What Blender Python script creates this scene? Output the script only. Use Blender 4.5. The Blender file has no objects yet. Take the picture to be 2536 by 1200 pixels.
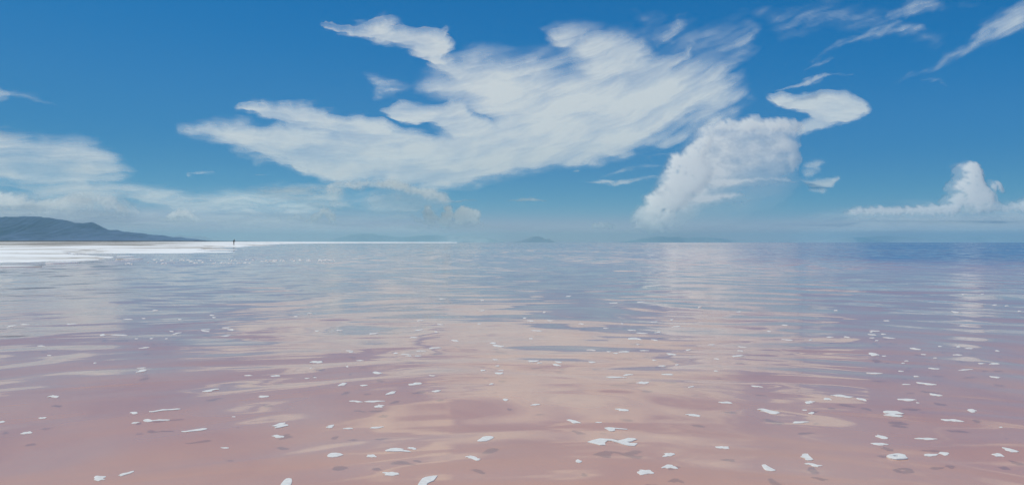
import bpy, bmesh, math, random
import numpy as np
from mathutils import Vector

# ------------------------------------------------------------------ camera, sky, sun, exposure
SC = bpy.context.scene
COL = SC.collection
F, CX, HY, CAMH = 1952.0, 1268.0, 600.0, 1.2      # focal length in photo pixels, picture centre, horizon row, eye height

cam = bpy.data.objects.new('camera', bpy.data.cameras.new('camera'))
COL.objects.link(cam)
cam.location = (0, 0, CAMH)
cam.rotation_euler = (math.radians(90), 0, 0)
cam.data.sensor_width = 36.0
cam.data.lens = 36.0 * F / 2536.0
cam.data.clip_start = 0.1
cam.data.clip_end = 600000.0
SC.camera = cam

SUN_EL, SUN_AZ = math.radians(66), math.radians(-75)     # azimuth from +Y, clockwise positive
world = bpy.data.worlds.new('World')
SC.world = world
world.use_nodes = True
wn = world.node_tree.nodes
bg = wn['Background']
sky = wn.new('ShaderNodeTexSky')
sky.sky_type = 'NISHITA'
sky.sun_disc = False
sky.sun_elevation = SUN_EL
sky.sun_rotation = SUN_AZ % (2 * math.pi)
sky.altitude = 1300
sky.air_density = 0.7
sky.dust_density = 0.3
sky.ozone_density = 6.0
SKY_STRENGTH = 0.10
# the phone's rendering of the sky: the same sky, its colours deepened channel by channel
SKY_CURVES = [[(0.0, 0.0), (0.10, 0.008), (0.15, 0.03), (0.20, 0.045), (0.33, 0.13), (0.46, 0.38), (1.0, 0.8)],
              [(0.0, 0.0), (0.12, 0.10), (0.185, 0.152), (0.27, 0.20), (0.36, 0.235), (0.53, 0.345), (0.61, 0.40), (1.0, 0.75)],
              [(0.0, 0.0), (0.39, 0.42), (0.52, 0.47), (0.60, 0.48), (0.70, 0.50), (1.0, 0.72)]]
cur = wn.new('ShaderNodeRGBCurve')
for crv, pts in zip(cur.mapping.curves, SKY_CURVES):
    crv.points[0].location, crv.points[1].location = pts[0], pts[-1]
    for p in pts[1:-1]:
        crv.points.new(*p)
cur.mapping.update()
dn = wn.new('ShaderNodeVectorMath')
dn.operation = 'SCALE'
dn.inputs['Scale'].default_value = SKY_STRENGTH
up = wn.new('ShaderNodeVectorMath')
up.operation = 'SCALE'
up.inputs['Scale'].default_value = 1.0 / SKY_STRENGTH
world.node_tree.links.new(sky.outputs[0], dn.inputs[0])
world.node_tree.links.new(dn.outputs[0], cur.inputs['Color'])
world.node_tree.links.new(cur.outputs[0], up.inputs[0])
world.node_tree.links.new(up.outputs[0], bg.inputs['Color'])
bg.inputs['Strength'].default_value = SKY_STRENGTH

sun = bpy.data.objects.new('sun', bpy.data.lights.new('sun', 'SUN'))
COL.objects.link(sun)
sun.data.energy = 2.8
sun.data.angle = math.radians(0.53)
sun.data.color = (1.0, 0.96, 0.80)
sdir = Vector((math.sin(SUN_AZ) * math.cos(SUN_EL), math.cos(SUN_AZ) * math.cos(SUN_EL), math.sin(SUN_EL)))
sun.rotation_euler = sdir.to_track_quat('Z', 'Y').to_euler()

SC.view_settings.view_transform = 'Standard'
SC.view_settings.look = 'None'
SC.view_settings.gamma = 1.0
SC.view_settings.exposure = 0.0
SC.cycles.max_bounces = 8
SC.cycles.transparent_max_bounces = 32
SC.cycles.volume_bounces = 2
SC.cycles.use_denoising = True
SC.cycles.denoiser = 'OPENIMAGEDENOISE'

# ------------------------------------------------------------------ small helpers
RNG = np.random.default_rng(7)
random.seed(7)


def G(px, py, z=0.0):
    """The point of the horizontal plane z that the photograph shows at px, py (for surveying the ground)."""
    d = (CAMH - z) * F / (py - HY)
    return ((px - CX) / F * d, d, z)


def U(px, py, d):
    return ((px - CX) / F * d, d, CAMH + (HY - py) / F * d)


def hsh(ix, iy, seed):
    n = (ix.astype(np.int64) * 374761393 + iy.astype(np.int64) * 668265263 + seed * 1442695041) & 0xFFFFFFFF
    n = ((n ^ (n >> 13)) * 1274126177) & 0xFFFFFFFF
    n = n ^ (n >> 16)
    return (n & 0xFFFF).astype(np.float64) / 65535.0


def perlin(x, y, seed=0):
    ix, iy = np.floor(x), np.floor(y)
    fx, fy = x - ix, y - iy
    ux, uy = fx * fx * fx * (fx * (fx * 6 - 15) + 10), fy * fy * fy * (fy * (fy * 6 - 15) + 10)
    def g(dx, dy):
        a = hsh(ix + dx, iy + dy, seed) * 2 * np.pi
        return np.cos(a) * (fx - dx) + np.sin(a) * (fy - dy)
    n0 = g(0, 0) * (1 - ux) + g(1, 0) * ux
    n1 = g(0, 1) * (1 - ux) + g(1, 1) * ux
    return (n0 * (1 - uy) + n1 * uy) * 1.5


def fbm(x, y, seed=0, octaves=4, gain=0.5):
    s, a = 0.0, 1.0
    for k in range(octaves):
        s = s + a * perlin(x, y, seed + 17 * k)
        x, y, a = x * 2.03 + 11.3, y * 2.03 + 5.7, a * gain
    return s


def billow(x, y, seed=0, octaves=4, gain=0.5):
    s, a = 0.0, 1.0
    for k in range(octaves):
        s = s + a * np.abs(perlin(x, y, seed + 31 * k))
        x, y, a = x * 2.1 + 3.3, y * 2.1 + 7.7, a * gain
    return s


def sstep(a, b, x):
    t = np.clip((x - a) / (b - a), 0, 1)
    return t * t * (3 - 2 * t)


def seg_dist(X, Y, ax, ay, bx, by):
    dx, dy = bx - ax, by - ay
    t = np.clip(((X - ax) * dx + (Y - ay) * dy) / max(dx * dx + dy * dy, 1e-9), 0, 1)
    return np.hypot(X - ax - t * dx, Y - ay - t * dy), t


def poly_sdf(X, Y, pts):
    """distance to the outline, positive inside"""
    d = np.full(X.shape, 1e9)
    ins = np.zeros(X.shape, bool)
    n = len(pts)
    for i in range(n):
        (ax, ay), (bx, by) = pts[i], pts[(i + 1) % n]
        d = np.minimum(d, seg_dist(X, Y, ax, ay, bx, by)[0])
        if ay != by:
            c = (ay > Y) != (by > Y)
            ins ^= c & (X < (bx - ax) * (Y - ay) / (by - ay) + ax)
    return np.where(ins, d, -d)


def stroke_sdf(X, Y, pts):
    """radius minus distance, for a line of (x, y, r)"""
    if len(pts) == 1:
        x, y, r = pts[0]
        return r - np.hypot(X - x, Y - y)
    s = np.full(X.shape, -1e9)
    for (ax, ay, ar), (bx, by, br) in zip(pts, pts[1:]):
        d, t = seg_dist(X, Y, ax, ay, bx, by)
        s = np.maximum(s, ar + (br - ar) * t - d)
    return s


def new_mesh(name, verts, faces, mat=None, smooth=True):
    me = bpy.data.meshes.new(name)
    me.from_pydata([tuple(v) for v in verts] if not isinstance(verts, np.ndarray) else verts.tolist(), [], faces if isinstance(faces, list) else faces.tolist())
    me.update()
    if smooth:
        me.polygons.foreach_set('use_smooth', [True] * len(me.polygons))
    if mat:
        me.materials.append(mat)
    return me


def obj(name, me, parent=None, label=None, cat=None, group=None, kind=None):
    o = bpy.data.objects.new(name, me)
    COL.objects.link(o)
    if parent:
        o.parent = parent
    for k, v in (('label', label), ('category', cat), ('group', group), ('kind', kind)):
        if v:
            o[k] = v
    return o


class NT:
    """terse node wiring"""
    def __init__(self, name):
        self.m = bpy.data.materials.new(name)
        self.m.use_nodes = True
        self.t = self.m.node_tree
        self.t.nodes.clear()
        self.out = self.n('ShaderNodeOutputMaterial')

    def n(self, kind, **kw):
        nd = self.t.nodes.new(kind)
        for k, v in kw.items():
            setattr(nd, k, v)
        return nd

    def link(self, a, b):
        self.t.links.new(a, b)

    def val(self, sock, v):
        if hasattr(v, 'is_output') or isinstance(v, bpy.types.NodeSocket):
            self.link(v, sock)
        else:
            sock.default_value = v

    def math(self, op, a, b=0.0, c=0.0, clamp=False):
        nd = self.n('ShaderNodeMath', operation=op, use_clamp=clamp)
        for s, v in zip(nd.inputs, (a, b, c)):
            self.val(s, v)
        return nd.outputs[0]

    def vec(self, x, y, z=0.0):
        nd = self.n('ShaderNodeCombineXYZ')
        for s, v in zip(nd.inputs, (x, y, z)):
            self.val(s, v)
        return nd.outputs[0]

    def noise(self, vec, scale=1.0, detail=2.0, rough=0.5, distort=0.0, color=False):
        nd = self.n('ShaderNodeTexNoise')
        self.link(vec, nd.inputs['Vector'])
        nd.inputs['Scale'].default_value = scale
        nd.inputs['Detail'].default_value = detail
        nd.inputs['Roughness'].default_value = rough
        nd.inputs['Distortion'].default_value = distort
        return nd.outputs['Color' if color else 'Fac']

    def ramp(self, fac, stops):
        nd = self.n('ShaderNodeValToRGB')
        self.link(fac, nd.inputs[0])
        e = nd.color_ramp.elements
        while len(e) < len(stops):
            e.new(0.5)
        for el, (p, c) in zip(e, stops):
            el.position = p
            el.color = (*c, 1) if len(c) == 3 else c
        return nd.outputs[0]

    def maprange(self, v, a, b, c, d, smooth=True):
        nd = self.n('ShaderNodeMapRange')
        nd.interpolation_type = 'SMOOTHSTEP' if smooth else 'LINEAR'
        self.val(nd.inputs[0], v)
        for i, x in enumerate((a, b, c, d)):
            self.val(nd.inputs[i + 1], x)
        return nd.outputs[0]

    def mix(self, fac, a, b):
        nd = self.n('ShaderNodeMixShader')
        self.val(nd.inputs[0], fac)
        self.link(a, nd.inputs[1])
        self.link(b, nd.inputs[2])
        return nd.outputs[0]

    def pos(self):
        g = self.n('ShaderNodeNewGeometry')
        s = self.n('ShaderNodeSeparateXYZ')
        self.link(g.outputs['Position'], s.inputs[0])
        return s.outputs[0], s.outputs[1], s.outputs[2], g.outputs['Position']

    def done(self, surf=None, vol=None):
        if surf is not None:
            self.link(surf, self.out.inputs['Surface'])
        if vol is not None:
            self.link(vol, self.out.inputs['Volume'])
        return self.m

    def principled(self, color, rough=0.8, normal=None):
        p = self.n('ShaderNodeBsdfPrincipled')
        self.val(p.inputs['Base Color'], color if not isinstance(color, tuple) else (*color, 1))
        self.val(p.inputs['Roughness'], rough)
        if normal is not None:
            self.link(normal, p.inputs['Normal'])
        return p.outputs[0]


# ------------------------------------------------------------------ water and lake bed
def water_material():
    t = NT('pink_brine')
    x, y, z, P = t.pos()
    r = t.math('SQRT', t.math('ADD', t.math('MULTIPLY', x, x), t.math('MULTIPLY', y, y)))
    r = t.math('MAXIMUM', r, 0.5)
    th = t.math('ARCTAN2', x, y)
    lr = t.math('LOGARITHM', r, math.e)
    arc = t.math('MULTIPLY', th, r)
    # slow bend of the wave pattern
    bend = t.noise(t.vec(t.math('MULTIPLY', arc, 0.16), t.math('MULTIPLY', lr, 2.0), 3.0), 1.0, 1.0)
    bend = t.math('SUBTRACT', bend, 0.5)
    v1 = t.math('ADD', t.math('MULTIPLY', lr, 12.0), t.math('MULTIPLY', bend, 5.0))
    n1 = t.noise(t.vec(t.math('MULTIPLY', arc, 0.72), v1, 0.0), 1.0, 1.4, 0.45, 0.6)
    v2 = t.math('ADD', t.math('MULTIPLY', lr, 36.0), t.math('MULTIPLY', bend, 9.0))
    n2 = t.noise(t.vec(t.math('MULTIPLY', arc, 0.55), v2, 7.0), 1.0, 1.5, 0.5, 0.2)
    v3 = t.math('MULTIPLY', lr, 105.0)
    n3 = t.noise(t.vec(t.math('MULTIPLY', arc, 0.5), v3, 13.0), 1.0, 1.5, 0.55)
    n4 = t.noise(t.vec(t.math('MULTIPLY', arc, 0.5), t.math('MULTIPLY', lr, 5.0), 21.0), 1.0, 0.0)
    # wind: the far right of the lake is rougher than the sheltered left
    side = t.maprange(th, -0.05, 0.5, 0.0, 1.0)
    far = t.maprange(r, 12.0, 60.0, 0.0, 1.0)
    wind = t.math('MULTIPLY', side, far)
    patch = t.maprange(t.noise(t.vec(t.math('MULTIPLY', th, 7.0), t.math('MULTIPLY', lr, 2.2), 5.0), 1.0, 1.0), 0.35, 0.65, 0.45, 1.25)
    mid = t.maprange(r, 5.0, 12.0, 0.0, 1.0)
    mid2 = t.maprange(r, 7.0, 18.0, 0.0, 1.0)
    a1 = t.math('SUBTRACT', 0.16, t.math('MULTIPLY', mid2, 0.11))
    a2 = t.math('MULTIPLY', t.math('ADD', t.math('ADD', 0.020, t.math('MULTIPLY', mid, 0.115)), t.math('MULTIPLY', wind, 0.10)), patch)
    a3 = t.math('MULTIPLY', t.math('ADD', t.math('ADD', t.math('MULTIPLY', far, 0.12), t.math('MULTIPLY', mid, 0.03)), t.math('MULTIPLY', wind, 0.34)), patch)
    s = t.math('MULTIPLY', t.math('SUBTRACT', n1, 0.5), a1)
    s = t.math('MULTIPLY_ADD', t.math('SUBTRACT', n2, 0.5), a2, s)
    s = t.math('MULTIPLY_ADD', t.math('SUBTRACT', n3, 0.5), a3, s)
    # a regular train of low waves spreading over the open right half
    train = t.math('SINE', t.math('MULTIPLY', t.math('ADD', t.math('MULTIPLY', lr, 10.0), t.math('MULTIPLY', t.math('ADD', bend, t.math('MULTIPLY', n1, 0.35)), 3.2)), 6.2832))
    tm = t.math('MULTIPLY', t.math('MULTIPLY', t.maprange(th, -0.12, 0.22, 0.25, 1.0), t.maprange(r, 5.5, 9.0, 0.15, 1.0)), t.maprange(r, 22.0, 45.0, 1.0, 0.0))
    s = t.math('MULTIPLY_ADD', train, t.math('MULTIPLY', tm, t.math('MULTIPLY', patch, 0.022)), s)
    # far off only the faces of the ripples that lean towards the eye are seen
    s = t.math('ADD', s, t.math('ADD', t.math('MULTIPLY', wind, 0.045), t.math('MULTIPLY', far, 0.018)))
    st = t.math('MULTIPLY', t.math('SUBTRACT', n4, 0.5), 0.05)
    ux, uy = t.math('DIVIDE', x, r), t.math('DIVIDE', y, r)
    nx = t.math('SUBTRACT', t.math('MULTIPLY', uy, st), t.math('MULTIPLY', ux, s))
    ny = t.math('SUBTRACT', t.math('MULTIPLY', t.math('MULTIPLY', ux, -1.0), st), t.math('MULTIPLY', uy, s))
    nrm = t.n('ShaderNodeVectorMath', operation='NORMALIZE')
    t.link(t.vec(nx, ny, 1.0), nrm.inputs[0])
    N = nrm.outputs[0]
    fr = t.n('ShaderNodeFresnel')
    fr.inputs['IOR'].default_value = 1.34
    t.link(N, fr.inputs['Normal'])
    gl = t.n('ShaderNodeBsdfGlossy')
    gl.inputs['Color'].default_value = (1, 1, 1, 1)
    gl.inputs['Roughness'].default_value = 0.03
    t.link(N, gl.inputs['Normal'])
    tr = t.n('ShaderNodeBsdfTransparent')
    tr.inputs['Color'].default_value = (0.96, 0.90, 0.88, 1)
    df = t.n('ShaderNodeBsdfDiffuse')
    tint = t.noise(t.vec(t.math('MULTIPLY', x, 0.5), t.math('MULTIPLY', y, 0.35), 1.0), 1.0, 2.0)
    tintc = t.ramp(tint, [(0.3, (0.78, 0.45, 0.365)), (0.7, (0.91, 0.60, 0.46))])
    sky_tint = t.n('ShaderNodeMix', data_type='RGBA')          # reflected sky blue put into the body colour on the far right
    t.link(t.math('MULTIPLY', t.maprange(th, 0.10, 0.5, 0.0, 1.0), t.maprange(r, 22.0, 75.0, 0.0, 0.85)), sky_tint.inputs[0])
    t.link(tintc, sky_tint.inputs[6])
    sky_tint.inputs[7].default_value = (0.10, 0.20, 0.36, 1)
    t.link(sky_tint.outputs[2], df.inputs['Color'])
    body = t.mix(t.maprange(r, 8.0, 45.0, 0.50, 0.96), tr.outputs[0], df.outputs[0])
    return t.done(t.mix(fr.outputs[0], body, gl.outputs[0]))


def disc(radii, seg, z):
    vs = [(0, 0, z)]
    for r in radii:
        for k in range(seg):
            a = 2 * math.pi * k / seg
            vs.append((r * math.sin(a), r * math.cos(a), z))
    fs = [(0, 1 + (k + 1) % seg, 1 + k) for k in range(seg)]
    for i in range(len(radii) - 1):
        b0, b1 = 1 + i * seg, 1 + (i + 1) * seg
        for k in range(seg):
            k2 = (k + 1) % seg
            fs.append((b0 + k, b0 + k2, b1 + k2, b1 + k))
    return vs, fs


radii = [1.5 * (74500 / 1.5) ** (i / 40) for i in range(41)]
obj('water', new_mesh('water', *disc(radii, 96, 0.0), water_material()), kind='structure')


def bed_material():
    t = NT('pink_lake_bed')
    x, y, z, P = t.pos()
    n = t.noise(P, 1.1, 4.0, 0.55, 0.6)
    c = t.ramp(n, [(0.3, (0.70, 0.37, 0.28)), (0.5, (0.84, 0.52, 0.39)), (0.72, (0.92, 0.65, 0.50))])
    return t.done(t.principled(c, 0.95))


obj('lake_bed', new_mesh('lake_bed', *disc(radii, 96, -0.072), bed_material()), kind='structure')


# ------------------------------------------------------------------ mountains
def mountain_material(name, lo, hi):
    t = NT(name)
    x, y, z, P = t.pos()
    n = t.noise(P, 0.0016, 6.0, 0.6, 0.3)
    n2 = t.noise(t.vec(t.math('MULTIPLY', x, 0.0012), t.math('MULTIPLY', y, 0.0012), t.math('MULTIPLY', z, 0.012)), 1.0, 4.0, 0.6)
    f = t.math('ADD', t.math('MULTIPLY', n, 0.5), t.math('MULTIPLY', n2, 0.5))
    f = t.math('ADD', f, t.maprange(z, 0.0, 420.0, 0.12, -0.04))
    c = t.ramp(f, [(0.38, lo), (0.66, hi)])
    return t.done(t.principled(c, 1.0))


def mountain(name, prof, d, depth, mat, seed, rough=0.85):
    xs = np.arange(prof[0][0], prof[-1][0] + 0.1, 3.0)
    h = np.interp(xs, [p[0] for p in prof], [600.0 - p[1] for p in prof])
    h = h + 1.5 * fbm(xs / 26, xs * 0 + seed, seed, 5, 0.6) * np.clip(h / 12, 0, 1)
    hz = np.maximum(h, -1) * d / F
    m = 25
    ts = np.linspace(-1, 1, m)
    X, T = np.meshgrid(xs, ts)
    H = np.tile(hz, (m, 1))
    fall = np.clip(1 - np.abs(T) ** 0.8, 0, 1)
    ridg = np.abs(perlin(X / 34, T * 0.7 + seed, seed)) + 0.5 * np.abs(perlin(X / 15, T * 1.6 + seed, seed + 3)) + 0.3 * np.abs(perlin(X / 7, T * 3 + seed, seed + 5))
    z = H * fall * (1 - rough * ridg * np.minimum(1, np.abs(T) * 3.0)) - 6
    wx = (X - CX) / F * d
    wy = d + T * depth + 250 * perlin(X / 40, T, seed + 9)
    V = np.stack([wx, wy, z], -1).reshape(-1, 3)
    n = len(xs)
    I = np.arange(m * n).reshape(m, n)
    Fc = np.stack([I[:-1, :-1], I[:-1, 1:], I[1:, 1:], I[1:, :-1]], -1).reshape(-1, 4)
    return obj(name, new_mesh(name, V, Fc, mat), kind='structure')


m_haze_blue = mountain_material('haze_blue_mountain', (0.004, 0.016, 0.085), (0.085, 0.120, 0.250))  # blue of the distant haze put into the rock colour
m_far = mountain_material('far_mountain', (0.30, 0.32, 0.38), (0.44, 0.45, 0.50))  # haze paleness put into the colour to keep these hills faint
mountain('mountain_range', [(-1300, 598), (-1050, 584), (-800, 570), (-620, 566), (-480, 556), (-300, 545), (-150, 541), (-60, 541), (0, 537), (30, 536), (60, 534.5), (100, 536), (150, 543), (175, 545), (190, 551), (215, 550), (235, 552), (262, 567), (290, 569), (318, 574), (345, 577), (400, 582), (450, 587), (505, 594), (540, 599)], 20000, 4200, m_haze_blue, 3)
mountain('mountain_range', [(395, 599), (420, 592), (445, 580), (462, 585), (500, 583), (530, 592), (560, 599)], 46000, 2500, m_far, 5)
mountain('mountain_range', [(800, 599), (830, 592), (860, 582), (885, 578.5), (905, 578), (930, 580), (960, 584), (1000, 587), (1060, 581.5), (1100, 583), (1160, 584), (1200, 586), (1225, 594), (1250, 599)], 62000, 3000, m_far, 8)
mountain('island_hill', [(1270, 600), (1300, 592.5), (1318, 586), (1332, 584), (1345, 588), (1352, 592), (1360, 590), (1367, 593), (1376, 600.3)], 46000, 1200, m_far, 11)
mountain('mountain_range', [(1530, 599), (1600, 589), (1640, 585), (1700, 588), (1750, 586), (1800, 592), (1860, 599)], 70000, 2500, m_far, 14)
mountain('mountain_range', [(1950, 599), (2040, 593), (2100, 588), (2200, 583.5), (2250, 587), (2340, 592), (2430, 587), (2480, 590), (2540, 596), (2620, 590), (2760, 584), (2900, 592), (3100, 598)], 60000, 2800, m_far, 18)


# ------------------------------------------------------------------ salt shore
def salt_material():
    t = NT('salt_crust')
    x, y, z, P = t.pos()
    n = t.noise(t.vec(t.math('MULTIPLY', x, 0.045), t.math('MULTIPLY', t.math('LOGARITHM', t.math('MAXIMUM', y, 1.0), math.e), 5.0), 0.0), 1.0, 3.0, 0.6, 0.4)
    n = t.maprange(n, 0.32, 0.68, 0.30, 0.70)
    d = t.math('MULTIPLY', t.math('MULTIPLY', t.maprange(t.math('DIVIDE', x, t.math('MAXIMUM', y, 1.0)), -0.35, -0.50, 0.0, 1.0), t.maprange(y, 70.0, 230.0, 0.0, 1.0)), 0.27)
    clod_shade = t.maprange(t.noise(t.vec(t.math('MULTIPLY', x, 0.7), t.math('MULTIPLY', y, 0.16), 3.0), 1.0, 3.0, 0.6), 0.56, 0.70, 0.0, 0.16)  # shadows of small salt clods put into the colour as gray flecks
    f = t.math('ADD', t.math('ADD', n, d), clod_shade)
    c = t.ramp(f, [(0.50, (0.94, 0.94, 0.93)), (0.64, (0.86, 0.85, 0.83)), (0.72, (0.50, 0.46, 0.41)), (0.86, (0.22, 0.20, 0.17))])
    b = t.n('ShaderNodeBump')
    b.inputs['Strength'].default_value = 0.6
    b.inputs['Distance'].default_value = 0.1
    t.link(t.noise(P, 1.3, 5.0, 0.6), b.inputs['Height'])
    return t.done(t.principled(c, 0.75, b.outputs[0]))


SALT = salt_material()
# the waterline as the lake meets the salt, surveyed on the level of the water: photo column -> row
EDGE = [(-2100, 658), (-1500, 655), (-900, 653), (-400, 651), (0, 650), (60, 649.5), (112, 648), (130, 646.5), (200, 646), (243, 643), (287, 638.5), (268, 635), (230, 633), (160, 629.5),
        (200, 627.2), (260, 626.8), (350, 627.2), (440, 626.6), (520, 625.6), (586, 624.2), (566, 621.8), (505, 620.8), (600, 618.4), (560, 615.5), (500, 613.6), (610, 611.6),
        (580, 609.6), (640, 608.6), (690, 607.2), (630, 605.8), (690, 603.6), (760, 602.4), (900, 601.45), (1050, 601.05), (1128, 600.9),
        (1128, 600.45), (900, 600.40), (-2100, 600.40)]


def salt_flat():
    xs = np.arange(-2000, 1136, 4.0)
    inv = np.linspace(0, 1, 230) ** 1.6
    rows = 600.42 + inv * (654 - 600.42)
    X, Y = np.meshgrid(xs, rows)
    # ragged edge
    Xn = X + 26 * fbm(X / 60, np.log(Y - 600) * 9, 41, 3)
    Yn = Y + (Y - 600) * 0.02 * fbm(X / 40, np.log(Y - 600) * 6, 43, 3)
    D = CAMH * F / (Y - 600)
    sd = poly_sdf(Xn, np.log(Yn - 600.0) * 60, [(a, math.log(max(b - 600, 0.3)) * 60) for a, b in EDGE])
    wx = (X - CX) / F * D
    # distance inland in metres, roughly
    De = np.interp(X, [-500, 0, 250, 350, 520, 600, 690, 760, 900, 1128], [42, 46, 56, 82, 92, 165, 330, 900, 1500, 2300])
    inl = np.maximum(D - De, 0)
    z = 0.30 * (1 - np.exp(-inl / 26)) + 0.0013 * inl
    z = z * sstep(0, 10, sd) + 0.018 * sstep(0, 3, sd) + 0.02 * np.abs(perlin(wx / 3.0, D / 4.0, 5)) * sstep(0, 5, sd)
    z = np.where(sd < 0, -0.03, z)
    n, m = len(xs), len(rows)
    V = np.stack([wx, D, z], -1).reshape(-1, 3)
    I = np.arange(m * n).reshape(m, n)
    Fc = np.stack([I[:-1, :-1], I[1:, :-1], I[1:, 1:], I[:-1, 1:]], -1).reshape(-1, 4)
    keep = (sd.reshape(-1)[Fc] > -1.0).any(1)
    return obj('salt_shore', new_mesh('salt_shore', V, Fc[keep], SALT), kind='structure')


salt_flat()


def far_bank():
    """the low dark land behind the salt"""
    t = NT('dark_shore_land')
    x, y, z, P = t.pos()
    n = t.noise(t.vec(t.math('MULTIPLY', x, 0.01), t.math('MULTIPLY', y, 0.01), t.math('MULTIPLY', z, 0.3)), 1.0, 4.0, 0.6)
    mat = t.done(t.principled(t.ramp(n, [(0.35, (0.035, 0.032, 0.026)), (0.65, (0.13, 0.115, 0.09))]), 1.0))
    xs = np.arange(-2000, 741, 4.0)
    d = 5200.0
    h = np.interp(xs, [-2000, 0, 300, 500, 620, 690, 740], [5.6, 4.6, 4.2, 4.0, 3.0, 1.8, 0.2]) + 0.5 * fbm(xs / 14, xs * 0, 61, 3)
    V, Fc = [], []
    n = len(xs)
    for j, (dd, k) in enumerate(((-900, -0.3), (-500, 0.55), (-150, 0.85), (0, 1.0), (300, 0.5), (600, -0.3))):
        for xx, hh in zip(xs, h):
            V.append(((xx - CX) / F * d, d + dd, CAMH + max(hh, 0.1) * k * d / F if k > 0 else -2.0))
    for j in range(5):
        for i in range(n - 1):
            a = j * n + i
            Fc.append((a, a + 1, a + n + 1, a + n))
    obj('shore_bank', new_mesh('shore_bank', V, Fc, mat), kind='structure')


far_bank()


def blob_mesh(name, outline, zt, mat, dome=0.5):
    """a low closed slab over an outline on the water: skirt under the surface, rounded rim, slightly domed top"""
    n = len(outline)
    cx = sum(p[0] for p in outline) / n
    cy = sum(p[1] for p in outline) / n
    V, Fc = [], []
    rings = ((1.0, -0.002), (1.0, zt * 0.45), (0.93, zt * 0.9), (0.70, zt), (0.35, zt * (1 + dome * 0.3))) if dome else ((1.0, -0.002), (1.0, zt * 0.6), (0.985, zt))
    for s, z in rings:
        for (px, py) in outline:
            V.append((cx + (px - cx) * s, cy + (py - cy) * s, z))
    for j in range(len(rings) - 1):
        for i in range(n):
            k = (i + 1) % n
            Fc.append((j * n + i, j * n + k, (j + 1) * n + k, (j + 1) * n + i))
    b = (len(rings) - 1) * n
    if dome:
        V.append((cx, cy, zt * (1 + dome * 0.3)))
        for i in range(n):
            Fc.append((b + i, b + (i + 1) % n, len(V) - 1))
    else:
        Fc.append(tuple(range(b, b + n)))
    Fc.append(tuple(range(n - 1, -1, -1)))
    V = [(v[0] - cx, v[1] - cy, v[2]) for v in V]
    return new_mesh(name, V, Fc, mat), (cx, cy, 0)


def streak_outline(pts, n_end=5):
    """closed outline round a line of (x, y, half width) in photo pixels"""
    up, dn = [], []
    for i, (x, y, w) in enumerate(pts):
        up.append((x, y - w))
        dn.append((x, y + w))
    return up + dn[::-1]


BARS = [([(-40, 661, 0.8), (20, 660.6, 0.9), (70, 660, 0.7), (104, 659.6, 0.2)], 'long low white salt bar lying in the water apart from the shore'),
        ([(112, 651.6, 0.2), (130, 651.2, 0.6), (165, 650.8, 0.6), (194, 650.4, 0.2)], 'short thin white salt bar just off the near edge of the salt shore'),
        ([(288, 635.8, 0.2), (305, 635.3, 0.7), (322, 635.0, 0.6), (332, 635, 0.2)], 'small white salt islet in the inlet between the two salt tongues'),
        ([(286, 641.6, 0.2), (310, 641.2, 0.5), (335, 641.2, 0.5), (354, 641.3, 0.2)], 'thin white salt spit pointing away from the tip of the near salt tongue')]
for pts, lab in BARS:
    ol = [G(a, b)[:2] for a, b in streak_outline(pts)]
    me, loc = blob_mesh('salt_bar', ol, 0.05, SALT)
    obj('salt_bar', me, label=lab, cat='salt bar', group='salt bars off the shore').location = loc

# ------------------------------------------------------------------ floating foam
def foam_material():
    t = NT('salt_foam')
    x, y, z, P = t.pos()
    n = t.noise(P, 34.0, 4.0, 0.6)
    c = t.ramp(n, [(0.3, (0.74, 0.70, 0.665)), (0.6, (0.87, 0.84, 0.80))])
    b = t.n('ShaderNodeBump')
    b.inputs['Strength'].default_value = 0.35
    b.inputs['Distance'].default_value = 0.004
    t.link(t.noise(P, 90.0, 3.0, 0.6), b.inputs['Height'])
    return t.done(t.principled(c, 0.6, b.outputs[0]))


FOAM = foam_material()


def oval(cx, cy, w, h, tilt=0.0, kind='', seed=0, n=22):
    """an uneven oval in photo pixels; tilt = how much lower the right end is than the left"""
    rg = random.Random(seed * 7919 + int(cx * 13 + cy * 29))
    ph = [rg.uniform(0, 6.28) for _ in range(9)]
    am = [0.0, 0.12, 0.12, 0.09, 0.07, 0.05, 0.04, 0.04, 0.03]
    out = []
    for k in range(n):
        a = 2 * math.pi * k / n
        rr = 1 + sum(am[j] * math.sin((j + 1) * a + ph[j]) for j in range(9))
        u, v = math.cos(a) * rr, math.sin(a) * rr
        if kind == 'drop':
            v *= (1 - 0.55 * max(u, 0)) if u > 0 else 1.0
        if kind == 'notch' and abs(a - 0.4) < 0.3:
            u *= 0.55
        if kind == 'notchl' and abs(a - 3.5) < 0.3:
            u *= 0.65
        if kind == 'wing':
            v += 0.45 * math.sin(u * 2.6)
        if kind == 'hump':
            v += 0.5 * u * u
        out.append((cx + u * w / 2, cy + v * h / 2 + u * tilt / 2))
    return out


def Z4(x0, y0, pts, k=4.0):
    return [(x0 + a / k, y0 + b / k) for a, b in pts]


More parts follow.
